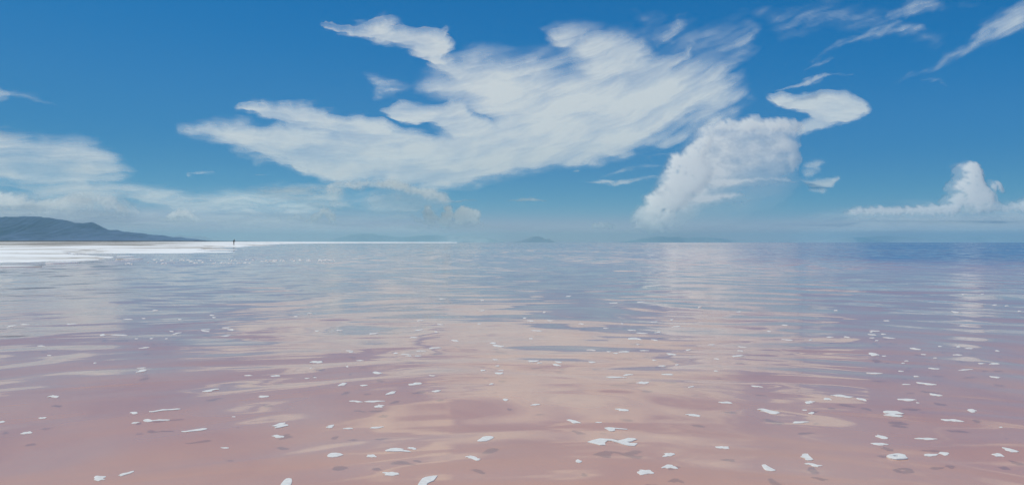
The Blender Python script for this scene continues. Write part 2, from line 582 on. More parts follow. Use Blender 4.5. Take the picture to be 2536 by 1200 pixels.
# landmark flakes: outline in photo pixels, label
LM = {
    'forked flake': (Z4(1268, 980, [(745, 455), (800, 436), (870, 420), (930, 424), (985, 427), (1050, 442), (1105, 430), (1150, 416), (1215, 418), (1240, 430), (1212, 438), (1185, 452), (1140, 456), (1175, 466), (1245, 470), (1215, 495), (1150, 491), (1095, 478), (1040, 458), (985, 444), (945, 442), (918, 465), (925, 485), (870, 485), (810, 470)]),
                     'largest white foam flake with a thin neck and a forked end'),
    'ring flake': (None, 'white foam flake curled into a ring with a small gap of water inside'),
    'boot-shaped flake': (Z4(1902, 980, [(340, 575), (368, 571), (397, 573), (402, 585), (425, 607), (452, 629), (430, 637), (398, 636), (372, 631), (362, 615), (338, 607), (318, 600), (334, 594)]), 'boot-shaped white foam flake standing taller than it is wide'),
    'ragged flake': ([(1084, 1177), (1074, 1177.5), (1064, 1179), (1053, 1181), (1045, 1184.5), (1043, 1188), (1040, 1191), (1035, 1199), (1033, 1207), (1052, 1208), (1056, 1202), (1058, 1197), (1066, 1193), (1074, 1190), (1080, 1183)], 'big ragged white foam flake cut by the bottom edge near the middle'),
    'bottom round flake': ([(722, 1185), (716, 1183.5), (709, 1184.5), (703, 1189), (698, 1195), (693, 1202), (691, 1210), (706, 1212), (716, 1206), (721, 1199), (723.5, 1191)], 'rounded white foam flake cut by the bottom edge left of centre'),
    'split flake': (None, 'ragged white foam flake of overlapping lobes above a smaller crooked one'),
    'double flake': ([(2187, 1018), (2196, 1016.5), (2208, 1017), (2221, 1017.5), (2230, 1021), (2240, 1024), (2232, 1025.5), (2219, 1024.5), (2215, 1025.5), (2228, 1027.5), (2237, 1030), (2229, 1032), (2215, 1031), (2200, 1029), (2188, 1027), (2200, 1024.6), (2206, 1024), (2194, 1023), (2188, 1021)], 'wide white foam flake split lengthwise into two joined bands'),
    'teardrop flake': ([(851, 1125), (843, 1121.5), (832, 1120), (820, 1120.5), (813, 1123.5), (810, 1128), (813, 1130.5), (823, 1131.2), (835, 1130), (843, 1127.5)], 'smooth teardrop of white foam with its point to the right'),
    'wavy streak': (streak_outline([(449, 1068, 0.8), (460, 1068, 1.3), (470, 1066.5, 1.6), (480, 1065, 2.0), (490, 1064, 2.4), (500, 1062.6, 2.6), (508, 1061.6, 1.8), (513, 1061, 0.6)]), 'long wavy white foam streak thickest at its right end'),
    'thin wavy streak': (streak_outline([(369, 1018.8, 0.7), (380, 1018.5, 1.3), (392, 1016.5, 1.4), (403, 1014.4, 1.6), (415, 1014.2, 1.3), (427, 1013.4, 1.4), (438, 1012.4, 1.5), (447, 1012, 0.6)]), 'longest and thinnest wavy white foam streak on the lilac water'),
    'tadpole flake': (streak_outline([(354.5, 1040.5, 0.8), (359, 1040.4, 2.8), (366, 1040.4, 3.6), (372, 1041, 2.8), (377, 1041.3, 1.2), (385, 1040.4, 1.1), (394, 1039.4, 1.6), (404, 1039.6, 1.5), (414, 1039.4, 1.4), (421, 1039.2, 0.6)]), 'white foam flake with a round head and a long tail to the right'),
    'spoon flake': ([(1496, 1058.5), (1506, 1057.2), (1516, 1057.8), (1524, 1059), (1540, 1060.2), (1554, 1061.8), (1553, 1063.2), (1538, 1062.4), (1524, 1061.2), (1522, 1064), (1524, 1065.3), (1518, 1067), (1510, 1066.8), (1505, 1063.5), (1500, 1061)], 'white foam flake with a straight thin handle pointing right'),
    'swoosh flake': ([(500, 968.5), (508, 966.6), (516, 965.4), (524, 963.6), (534, 962), (543.5, 962.4), (542.5, 964), (534, 964.6), (526, 966.6), (524, 969), (515, 970), (505, 969.5)], 'white foam swoosh with its right end swept up'),
    'slanted flake': (Z4(1700, 900, [(565, 760), (578, 755), (592, 755), (608, 766), (625, 776), (650, 789), (672, 799), (658, 804), (640, 805), (618, 803), (600, 800), (584, 790), (574, 776)], 3.033), 'wedge of white foam slanting down to the right at the bottom edge'),
    'humped flake': (oval(982, 1113, 54, 8.5, 0, 'hump', 1, 26), 'broad low-arched white foam flake with a small companion at its right'),
    'thumb flake': ([(1182, 1090), (1190, 1084.5), (1196, 1080.5), (1206, 1079), (1217, 1079), (1224, 1081.5), (1219, 1085.5), (1211, 1089), (1202, 1091.5), (1190, 1092.2), (1183, 1092)], 'plump thumb-shaped white foam flake tilted up to the right'),
    'comet flake': (oval(2164, 876.6, 29, 6.4, 4, 'drop', 3), 'white foam flake like a comet, plump at the left, with a speck at its tail'),
    'straight bar flake': (oval(1524, 933.4, 47, 3.6, 0, '', 4), 'long straight bar of white foam with a shorter one touching its right end'),
    'clustered flake': (oval(1322, 893.6, 27, 4.4, -1, 'notch', 5), 'notched white foam flake beside a tiny one on the cream cloud reflection'),
    'stepped flake': (oval(784, 896, 32, 5, -4, 'wing', 6), 'stepped white foam flake at the tip of a purple patch of reflection'),
    'paired streak flake': (oval(351, 918, 29, 4.6, -6, '', 7), 'slanted white foam streak with a thinner one lying parallel just beyond it'),
}
# further flakes: column, row, width, height, drop of the right end, kind
FL = [(4, 1044, 18, 4, -3), (133, 981, 24, 5.5, -2, 'wing'), (105, 1034, 18, 3.6, -1), (66, 1071, 26, 5.5, -3), (332, 1021.5, 20, 5, 0), (335, 1046, 20, 3, -2), (579, 1031, 9, 2, 0), (558, 1108, 18, 3, 0),
      (312, 1172, 38, 5.5, -9), (247, 1183, 33, 11, -4, 'notch'), (653, 981, 26, 4.5, 0), (881, 993, 30, 3.6, 2), (925, 993, 43, 4, -1), (940, 1005, 22, 7, -1, 'notch'), (688, 1079.5, 28, 7, 2, 'notchl'),
      (818, 1055, 20, 6.5, -3, 'notchl'), (863, 1060, 24, 3, 0), (933, 1057.5, 33, 3.6, -2), (920, 1128, 26, 6, 1), (1021, 1109, 20, 5, 2), (1172, 1133, 38, 7, 5, 'wing'), (969, 1172, 42, 8, 1), (1252, 989, 13, 5, 2),
      (1326, 1001, 20, 3.6, -1), (1542, 1014, 31, 5.5, 2), (1422, 1043, 32, 7, 6, 'drop'), (1483, 1045, 16, 2, 0), (1718, 1027, 36, 5, 3, 'hump'), (1655, 1125, 28, 9, -5, 'notchl'), (1658, 1154, 35, 9, 0, 'hump'), (1596, 1168, 38, 13, 1, 'notchl'),
      (1433, 1141, 16, 7, 1), (1790, 1107, 32, 6.5, 1.5), (1798, 996, 30, 4.5, 2), (1905, 1018, 55, 7.5, 5, 'wing'), (2005, 995.5, 21, 7, -2, 'notch'), (1993, 1014.6, 13, 2.6, 0), (2010, 1022, 15, 5, 0), (1983, 1044.5, 42, 5, -1, 'drop'),
      (2049, 987, 19, 5, 3), (2134, 988, 25, 4.5, 4), (2246, 989, 50, 4.6, 2), (2273, 996.5, 9, 2, 1), (2407, 1016, 23, 7, 3), (2359, 1040, 50, 5.5, 3), (2479, 1057, 8, 2.6, 0), (2185, 1081.5, 35, 7, 7, 'drop'), (2178, 1098.5, 41, 5.5, 3),
      (2294, 1085.5, 48, 5, 2), (2305, 1125.5, 38, 5.5, 0), (2338, 1122, 27, 7, 4), (2504, 1114, 37, 8, 7, 'drop'), (2472, 1125.5, 29, 7, 5), (2014, 1150, 38, 6, 5, 'wing'),
      (28, 807, 20, 3, -3), (62, 803, 24, 2, 1), (178, 802, 26, 2, -1), (254, 829, 15, 4, -1), (296, 829, 44, 2, 0), (102, 856, 20, 2, 0), (122, 879.5, 10, 2, 0), (235, 898, 8, 2, 0), (358, 860.5, 24, 2.4, -2), (351, 910.4, 20, 2.2, -1), 
      (425, 820, 11, 2, 1), (438, 825, 20, 2.6, -4), (508, 816, 24, 2, -1), (510, 819.6, 20, 2, 1), (560, 811, 24, 2, -1), (573, 816, 16, 3, 0), (560, 831, 20, 2.6, -1), (615, 929, 17, 2.6, 0), (375, 837.5, 9, 2, 0), (412, 838, 7, 2, -1), (338, 838, 8, 2, 0),
      (683, 930, 22, 3.6, -1), (849, 951, 20, 6.5, -4, 'notch'), (901, 953.5, 16, 3.6, -1), (934, 922.6, 24, 4.6, 2), (968, 972.6, 28, 5, -7), (1029, 950, 34, 5.4, -3), (1081, 967.6, 21, 4, -3), (865, 868, 17, 2, 1), (870, 871, 13, 2, -1),
      (980, 874, 11, 3, -1), (1005, 877, 21, 2, 1), (1012, 880.5, 14, 2, 0), (1035, 880.5, 18, 2, 0), (1042, 868.5, 24, 2, 0), (1077, 861, 34, 2.6, -2), (1127, 843, 16, 3.6, 2), (1025, 835, 18, 2.4, 0), (1038, 817, 20, 2.6, -3), (1080, 821, 11, 2, 1), (925, 825.6, 24, 2.6, -2),
      (840, 817, 16, 2.2, -1), (785, 819, 13, 2, 0), (1221, 849, 14, 4, 1), (1233, 856, 26, 4.2, 3), (1227, 890, 13, 2.4, 1), (1232, 905, 11, 2, 0), (1241, 916, 13, 2, 0), (1236, 923.6, 23, 4, 0), (1196, 916.4, 15, 3, -1), (1217, 950, 13, 2.6, -2), (1070, 929.4, 15, 2, 1),
      (860, 907, 6, 3, 1), (892, 892, 16, 2, 0), (760, 936, 11, 2, -1), (780, 934, 8, 2, 0), (770, 911, 6, 2, 0), (1336, 898, 13, 2, -1), (1383, 896, 17, 3, 3), (1378, 903, 18, 4, 4), (1466, 896, 20, 2.6, 1), (1465, 866, 22, 2, 1), (1508, 870, 11, 2, 0),
      (1546, 870.4, 26, 3, -1), (1525, 874.4, 14, 2, 0), (1555, 927.4, 22, 3.6, -2), (1592, 947, 29, 5.5, 0, 'notchl'), (1653, 926.4, 27, 3.8, 0), (1640, 905.4, 17, 3, 0), (1676, 902.6, 8, 2.8, 0), (1663, 876.6, 24, 3.4, 2), (1595, 867.4, 21, 2, 0),
      (1705, 866, 13, 2.6, -2), (1620, 891, 11, 2, 1), (1571, 838, 38, 4, 1, 'hump'), (1622, 841.4, 16, 2.2, 2), (1580, 852.4, 8, 2, 0), (1762, 853, 18, 2.2, 0), (1828, 880.6, 36, 3, -2, 'hump'), (1833, 868, 15, 2, 1), (1775, 888, 13, 2.4, 2), (1837, 858.6, 19, 2, 2), (1874, 956, 27, 3, 3),
      (1712, 957, 14, 2.6, -2), (1315, 838, 9, 2.8, 1), (1330, 818.4, 30, 2, 1), (1675, 808, 20, 2.4, -2), (1590, 824.6, 28, 2, 2), (1630, 822.4, 15, 2.6, -2), (1565, 817, 20, 2, 1), (1500, 812, 11, 2, 0), (1773, 918, 11, 2, 1), (1905, 819.6, 9, 2.2, 1), (1944, 804.6, 14, 2, 1), (2166, 819, 23, 2.4, 1),
      (2158, 821.8, 7, 2, -1), (2160, 828, 19, 2, 2), (2160, 836, 13, 2, 0), (2188, 826.6, 12, 2, 1), (2202, 836, 26, 2, 2), (2171, 842.6, 9, 2, 0), (2055, 834, 16, 2.2, 0), (2097, 834, 15, 2.2, 2), (2190, 881, 10, 2.2, 0), (2266, 863, 26, 2.8, 3), (2288, 877, 12, 2, 1),
      (2316, 885.6, 9, 2, 0), (2245, 893, 10, 2, 0), (2237, 898.4, 10, 2, 0), (2313, 912, 27, 2.6, 2), (2231, 918.4, 13, 2.2, 1), (2166, 923.4, 33, 3, 1), (2269, 931, 15, 2, 1), (2244, 951, 20, 2.2, 0), (2294, 949.6, 46, 4.2, 6), (2317, 977, 30, 4.6, 5), (2391, 915, 31, 2.8, -2), (2463, 900, 26, 3.4, -1),
      (2430, 899.4, 18, 2, 0), (2464, 933, 29, 2.8, 3), (2328, 857, 11, 2, 0), (2373, 858, 9, 3, 0), (2400, 862, 20, 2, 1), (2470, 868, 11, 2.4, 2), (2085, 980, 54, 4.4, 3, 'wing'), (1950, 841, 28, 2, 2), (2008, 841, 10, 2, 0), (2372, 878, 22, 2.4, 1), (2388, 806, 21, 2, 1),
      (384, 768, 14, 2, -1), (318, 790, 20, 2, 1), (356, 788, 8, 2, 0), (445, 790, 8, 2, 0), (525, 780, 13, 2, 0), (530, 785.6, 10, 2, 0), (767, 775.6, 11, 2, 0), (733, 783, 9, 2, 0), (1095, 739.6, 15, 2, 0), (1194, 743, 9, 2, 0), (1195, 768.6, 10, 2, -1), (1040, 793.4, 16, 2, -1), (1090, 803, 14, 2, 1),
      (1187, 801.4, 9, 2, 0), (1408, 733, 14, 2, -1), (1520, 750, 20, 2, -1), (1588, 747.6, 18, 2, 0), (1348, 772.6, 7, 2, 0), (1300, 787, 10, 2, 0), (1314, 794, 18, 2, 1), (1362, 793.4, 13, 2, 0), (1440, 801.4, 14, 2, 1), (1541, 800.6, 7, 2, 0), (1664, 791, 10, 2, 0), (1620, 796.6, 18, 2, 0), (1733, 759.6, 9, 2, 0),
      (1830, 771.4, 13, 2, -1), (2070, 768, 9, 2, 0), (2196, 793.6, 14, 2, 0), (2366, 772, 19, 2.4, 3), (2433, 728, 8, 2, -1), (2385, 728.4, 7, 2, 0), (2464, 754.6, 13, 2, -1), (2493, 756.6, 9, 2, 0), (2525, 770, 11, 2, 0)]


def flake(outline, label, group, zt=None, dome=0.5):
    g = [G(a, b)[:2] for a, b in outline]
    ys = [p[1] for p in g]
    if zt is None:
        zt = min(0.0035, 0.0015 + 0.012 * (max(ys) - min(ys)))
    me, loc = blob_mesh('foam_flake', g, zt, FOAM, dome)
    me.polygons.foreach_set('use_smooth', [False] * len(me.polygons))
    o = obj('foam_flake', me, label=label, cat='foam flake', group=group)
    o.location = loc
    return o


def centre(ol):
    return (sum(p[0] for p in ol) / len(ol), sum(p[1] for p in ol) / len(ol))


GRP = 'white foam flakes floating on the pink water'
LMC = {}
# ring: a band bent round, open outline walked outside then inside
ring_out = Z4(1902, 980, [(1172, 600), (1190, 590), (1235, 582), (1275, 576), (1325, 580), (1365, 590), (1368, 604), (1392, 622), (1350, 628), (1285, 632), (1215, 622)])
ring_in = Z4(1902, 980, [(1240, 602), (1258, 597), (1285, 598), (1300, 602), (1280, 607), (1255, 607)])
for key, (ol, lab) in LM.items():
    if key == 'ring flake':
        bm = bmesh.new()
        c = centre(ring_out)
        c3 = G(*c)
        no, layers = 24, ((0, -0.002), (0, 0.005), (0.10, 0.0085), (0.5, 0.0095), (0.92, 0.0085), (1.0, 0.004), (1.0, -0.002))
        def samp(pl, k, n):
            t = k / n * len(pl)
            i = int(t) % len(pl)
            f = t - int(t)
            a, b = pl[i], pl[(i + 1) % len(pl)]
            return (a[0] + (b[0] - a[0]) * f, a[1] + (b[1] - a[1]) * f)
        rows = []
        for s, z in layers:
            row = []
            for k in range(no):
                a, b = samp(ring_out, k, no), samp(ring_in, k, no)
                p = G(a[0] + (b[0] - a[0]) * s, a[1] + (b[1] - a[1]) * s)
                row.append(bm.verts.new((p[0] - c3[0], p[1] - c3[1], z)))
            rows.append(row)
        for j in range(len(rows) - 1):
            for k in range(no):
                bm.faces.new((rows[j][k], rows[j][(k + 1) % no], rows[j + 1][(k + 1) % no], rows[j + 1][k]))
        bmesh.ops.recalc_face_normals(bm, faces=bm.faces)
        me = bpy.data.meshes.new('foam_flake')
        bm.to_mesh(me)
        bm.free()
        me.materials.append(FOAM)
        o = obj('foam_flake', me, label=lab, cat='foam flake', group=GRP)
        o.location = c3
        LMC[key] = c
        continue
    if key == 'split flake':
        ol = Z4(634, 980, [(155, 298), (195, 285), (235, 268), (290, 263), (292, 274), (270, 279), (318, 284), (320, 294), (280, 302), (240, 312), (195, 318), (182, 315), (215, 303), (185, 301)])
    LMC[key] = centre(ol)
    flake(ol, lab, GRP, None, 0.5 if key in ('teardrop flake', 'thumb flake', 'slanted flake', 'comet flake') else 0.0)


def unique_labels(fl):
    """tell each sizeable flake from the others by its shape and by the distinctive flake nearest to it"""
    labs, used = {}, set()
    ordn = ['nearest', 'second nearest', 'third nearest', 'fourth nearest', 'fifth nearest', 'sixth nearest', 'seventh nearest', 'eighth nearest', 'ninth nearest', 'tenth nearest', 'eleventh nearest', 'twelfth nearest', 'thirteenth nearest', 'fourteenth nearest', 'fifteenth nearest', 'sixteenth nearest']
    buckets = {}
    for i, f in enumerate(fl):
        if f[3] * f[2] < 46 or f[1] < 860:
            continue
        best = min(LMC, key=lambda k: math.hypot(LMC[k][0] - f[0], 3.0 * (LMC[k][1] - f[1])))
        dx, dy = f[0] - LMC[best][0], 3.0 * (f[1] - LMC[best][1])
        where = ('right of' if dx > 0 else 'left of') if abs(dx) > abs(dy) else ('beyond' if dy < 0 else 'in front of')
        buckets.setdefault((best, where), []).append((math.hypot(dx, dy), i))
    for (best, where), lst in buckets.items():
        for k, (_, i) in enumerate(sorted(lst)):
            w, h, tl = fl[i][2], fl[i][3], fl[i][4]
            shape = 'thin streak-like' if h / w < 0.13 else 'slim' if h / w < 0.2 else 'oval' if h / w < 0.3 else 'plump'
            lean = ' tilted' if abs(tl) / w > 0.12 else ''
            labs[i] = f'{shape}{lean} white foam flake, {ordn[k]} one {where} the {best}'
    return labs


LABS = unique_labels(FL)
for i, f in enumerate(FL):
    kind = f[5] if len(f) > 5 else ''
    ol = oval(*f[:5], kind, i, 32 if f[2] > 15 else 14)
    if i in LABS:
        flake(ol, LABS[i], GRP)
    else:
        band = 'farther out on the grey-blue water' if f[1] < 800 else 'on the rippled pink water' if f[0] < 1268 else 'on the striped pink water at the right'
        flake(ol, f'tiny white foam fleck among many {band}', f'tiny foam flecks {band}')

# the line of flecks drifting off the shore
rg = random.Random(5)
for k in range(84):
    u = rg.random()
    px = 285 + 545 * u ** 0.85
    py = 644.5 + rg.gauss(0, 0.9) + (rg.choice((0, 0, 0, 7, 6, 8)) if px < 640 else rg.uniform(0, 4)) - 0.004 * (px - 300)
    w = rg.choice((3, 4, 5, 6, 8, 10)) * rg.uniform(0.8, 1.2)
    flake(oval(px, py, w, rg.uniform(0.9, 1.7), rg.uniform(-.3, .3), '', k, 9), 'tiny white foam fleck in the line drifting off the salt shore', 'foam flecks drifting off the salt shore', 0.02)


# ------------------------------------------------------------------ the walker on the shore
def skin_obj(name, verts, edges, radii_, mat, parent=None, root=0, levels=1, **kw):
    me = bpy.data.meshes.new(name)
    me.from_pydata(verts, edges, [])
    me.materials.append(mat)
    o = obj(name, me, parent, **kw)
    m = o.modifiers.new('skin', 'SKIN')
    m.use_smooth_shade = True
    for v, r in zip(me.skin_vertices[0].data, radii_):
        v.radius = r if isinstance(r, tuple) else (r, r)
    me.skin_vertices[0].data[root].use_root = True
    s = o.modifiers.new('smooth', 'SUBSURF')
    s.levels = s.render_levels = levels
    return o


def simple(name, c, rough=0.8):
    t = NT(name)
    x, y, z, P = t.pos()
    n = t.noise(P, 25.0, 3.0)
    return t.done(t.principled(t.ramp(n, [(0.3, tuple(a * 0.8 for a in c)), (0.7, c)]), rough))


def person(loc):
    skin, dark, black, hairm = simple('skin', (0.30, 0.18, 0.12)), simple('dark_shirt', (0.012, 0.012, 0.018)), simple('black_shorts', (0.008, 0.008, 0.01)), simple('dark_hair', (0.015, 0.011, 0.009))
    # facing +x, stooped forward; joints (x forward, y to the side, z up)
    V = [(0, 0, 0.92), (0.00, 0, 1.05), (0.03, 0, 1.22), (0.10, 0, 1.38), (0.16, 0, 1.46), (0.20, 0, 1.53), (0.235, 0, 1.63), (0.25, 0, 1.70)]
    R = [0.13, 0.12, 0.135, 0.12, 0.06, 0.055, 0.088, 0.07]
    E = [(i, i + 1) for i in range(7)]

    def chain(start, pts):
        prev = start
        for p, r in pts:
            V.append(p)
            R.append(r)
            E.append((prev, len(V) - 1))
            prev = len(V) - 1
        return prev
    # legs: the rear one trailing, the front one stepping ahead
    for s, (hx, kx, ax) in ((1, (-0.02, -0.06, -0.17)), (-1, (0.03, 0.14, 0.13))):
        a = chain(0, [((hx, s * 0.09, 0.84), 0.095), ((kx, s * 0.09, 0.48), 0.058), (((kx + ax) / 2 - 0.02, s * 0.09, 0.30), 0.056), ((ax, s * 0.09, 0.09), 0.036), ((ax + 0.03, s * 0.09, 0.035), 0.036), ((ax + 0.16, s * 0.10, 0.028), 0.028)])
    # arms bent forward, hands with fingers
    for s in (1, -1):
        h = chain(3, [((0.10, s * 0.17, 1.36), 0.06), ((0.12, s * 0.21, 1.08), 0.043), ((0.26, s * 0.19, 1.02), 0.036), ((0.36, s * 0.16, 1.04), 0.026), ((0.42, s * 0.155, 1.05), 0.03)])
        for k in range(4):
            yo = s * 0.155 + (k - 1.5) * 0.02
            L = (0.07, 0.08, 0.076, 0.06)[k]
            chain(h, [((0.46, yo, 1.052), 0.010), ((0.46 + L * 0.5, yo, 1.042), 0.009), ((0.46 + L * 0.85, yo, 1.018), 0.008)])
        chain(h, [((0.41, s * 0.155 - s * 0.032, 1.065), 0.011), ((0.44, s * 0.155 - s * 0.05, 1.07), 0.009)])
    body = skin_obj('person', V, E, R, skin, label='stooped person in dark clothes walking on the white salt shore', cat='person')
    body.location = loc
    # clothing follows the body
    skin_obj('shirt', [(0, 0, 0.93), (-0.01, 0, 1.08), (0.0, 0, 1.24), (0.07, 0, 1.40), (0.13, 0, 1.47), (0.08, 0.17, 1.37), (0.11, 0.205, 1.17), (0.08, -0.17, 1.37), (0.11, -0.205, 1.17)],
             [(0, 1), (1, 2), (2, 3), (3, 4), (3, 5), (5, 6), (3, 7), (7, 8)], [0.17, 0.185, 0.205, 0.175, 0.08, 0.09, 0.075, 0.09, 0.075], dark, body)
    skin_obj('shorts', [(0, 0, 0.96), (0, 0, 0.88), (-0.02, 0.09, 0.80), (-0.05, 0.09, 0.54), (0.04, -0.09, 0.80), (0.11, -0.09, 0.54)],
             [(0, 1), (1, 2), (2, 3), (1, 4), (4, 5)], [0.15, 0.14, 0.115, 0.095, 0.115, 0.095], black, body)
    skin_obj('hair', [(0.20, 0, 1.60), (0.215, 0, 1.68), (0.25, 0, 1.735)], [(0, 1), (1, 2)], [0.075, 0.088, 0.06], hairm, body)
    return body


PD = 214.0
px_, py_, _ = U(579, 606, PD)
person((px_, py_, 0.38))


# ------------------------------------------------------------------ clouds
def cloud_material(name, colour, trans=0.5):
    t = NT(name)
    at = t.n('ShaderNodeAttribute', attribute_name='thickness')
    df = t.n('ShaderNodeBsdfDiffuse')
    df.inputs['Color'].default_value = (*colour, 1)
    tl = t.n('ShaderNodeBsdfTranslucent')
    tl.inputs['Color'].default_value = (*colour, 1)
    tp = t.n('ShaderNodeBsdfTransparent')
    return t.done(t.mix(at.outputs['Fac'], tp.outputs[0], t.mix(trans, df.outputs[0], tl.outputs[0])))


ICE = cloud_material('ice_cloud', (0.84, 0.87, 0.84), 0.85)
WHITE = cloud_material('water_cloud', (0.96, 0.955, 0.93), 0.18)


def paint(X, Y, ops):
    A = np.zeros(X.shape)
    for op in ops:
        k, pts, soft, o = op[:4]
        s = poly_sdf(X, Y, pts) if k in 'pP' else stroke_sdf(X, Y, pts)
        c = o * sstep(-soft, soft, s) if k in 'pPh' else o * sstep(0.0, 1.0, s / soft)
        if k in 'PS':          # clear air
            A = A * (1 - c)
        else:
            A = 1 - (1 - A) * (1 - c)
    return A


def blur(a, k):
    for ax in (0, 1):
        for _ in range(2):
            p = np.pad(a, [(k + 1, k) if d == ax else (0, 0) for d in (0, 1)], mode='edge')
            c = np.cumsum(p, axis=ax)
            n = a.shape[ax]
            hi = np.take(c, np.arange(2 * k + 1, 2 * k + 1 + n), axis=ax)
            lo = np.take(c, np.arange(0, n), axis=ax)
            a = (hi - lo) / (2 * k + 1)
    return a


def puff_field(X, Y, A0, scale, step, body, seed, crowd=13.0):
    """cauliflower heads: many overlapping domes grown on the guide field A0; returns opacity and front depth (photo pixels)"""
    rg = np.random.default_rng(seed)
    M, P = np.zeros(X.shape), body.copy()
    jj, ii = np.nonzero(A0 > 0.22)
    if not len(jj):
        return M, P
    n = int(len(jj) * step * step / (scale * scale) * crowd)
    pick = rg.integers(0, len(jj), n)
    big = rg.random(n) < 0.10
    rad = scale * np.where(big, 0.75 + 0.65 * rg.random(n), 0.16 + 0.34 * rg.random(n) ** 1.5)
    order = np.argsort(-rad)
    pick, rad = pick[order], rad[order]
    for q, r in zip(pick, rad):
        j, i = jj[q], ii[q]
        a0 = A0[j, i]
        r = r * (0.45 + 0.55 * min(1.0, a0 / 0.6))
        k = int(r / step) + 2
        j0, j1, i0, i1 = max(j - k, 0), min(j + k + 1, X.shape[0]), max(i - k, 0), min(i + k + 1, X.shape[1])
        dx, dy = X[j0:j1, i0:i1] - X[j, i] - (rg.random() - .5) * step, Y[j0:j1, i0:i1] - Y[j, i] - (rg.random() - .5) * step
        d = np.sqrt(dx * dx + dy * dy * 1.25) * (1 + 0.22 * np.sin(np.arctan2(dy, dx) * 3 + q) + 0.12 * np.sin(np.arctan2(dy, dx) * 7 + 2.0 * q))
        al = a0 * sstep(0.0, 0.55, 1 - d / r)
        z = 0.5 * body[j, i] + 0.5 * P[j, i] + np.sqrt(np.maximum(r * r - d * d, 0)) * (0.15 + 0.45 * min(1.0, a0))
        w = M[j0:j1, i0:i1]
        M[j0:j1, i0:i1] = np.maximum(w, al)
        pz = P[j0:j1, i0:i1]
        P[j0:j1, i0:i1] = np.where(d < r, np.maximum(pz, z), pz)
    return M, P


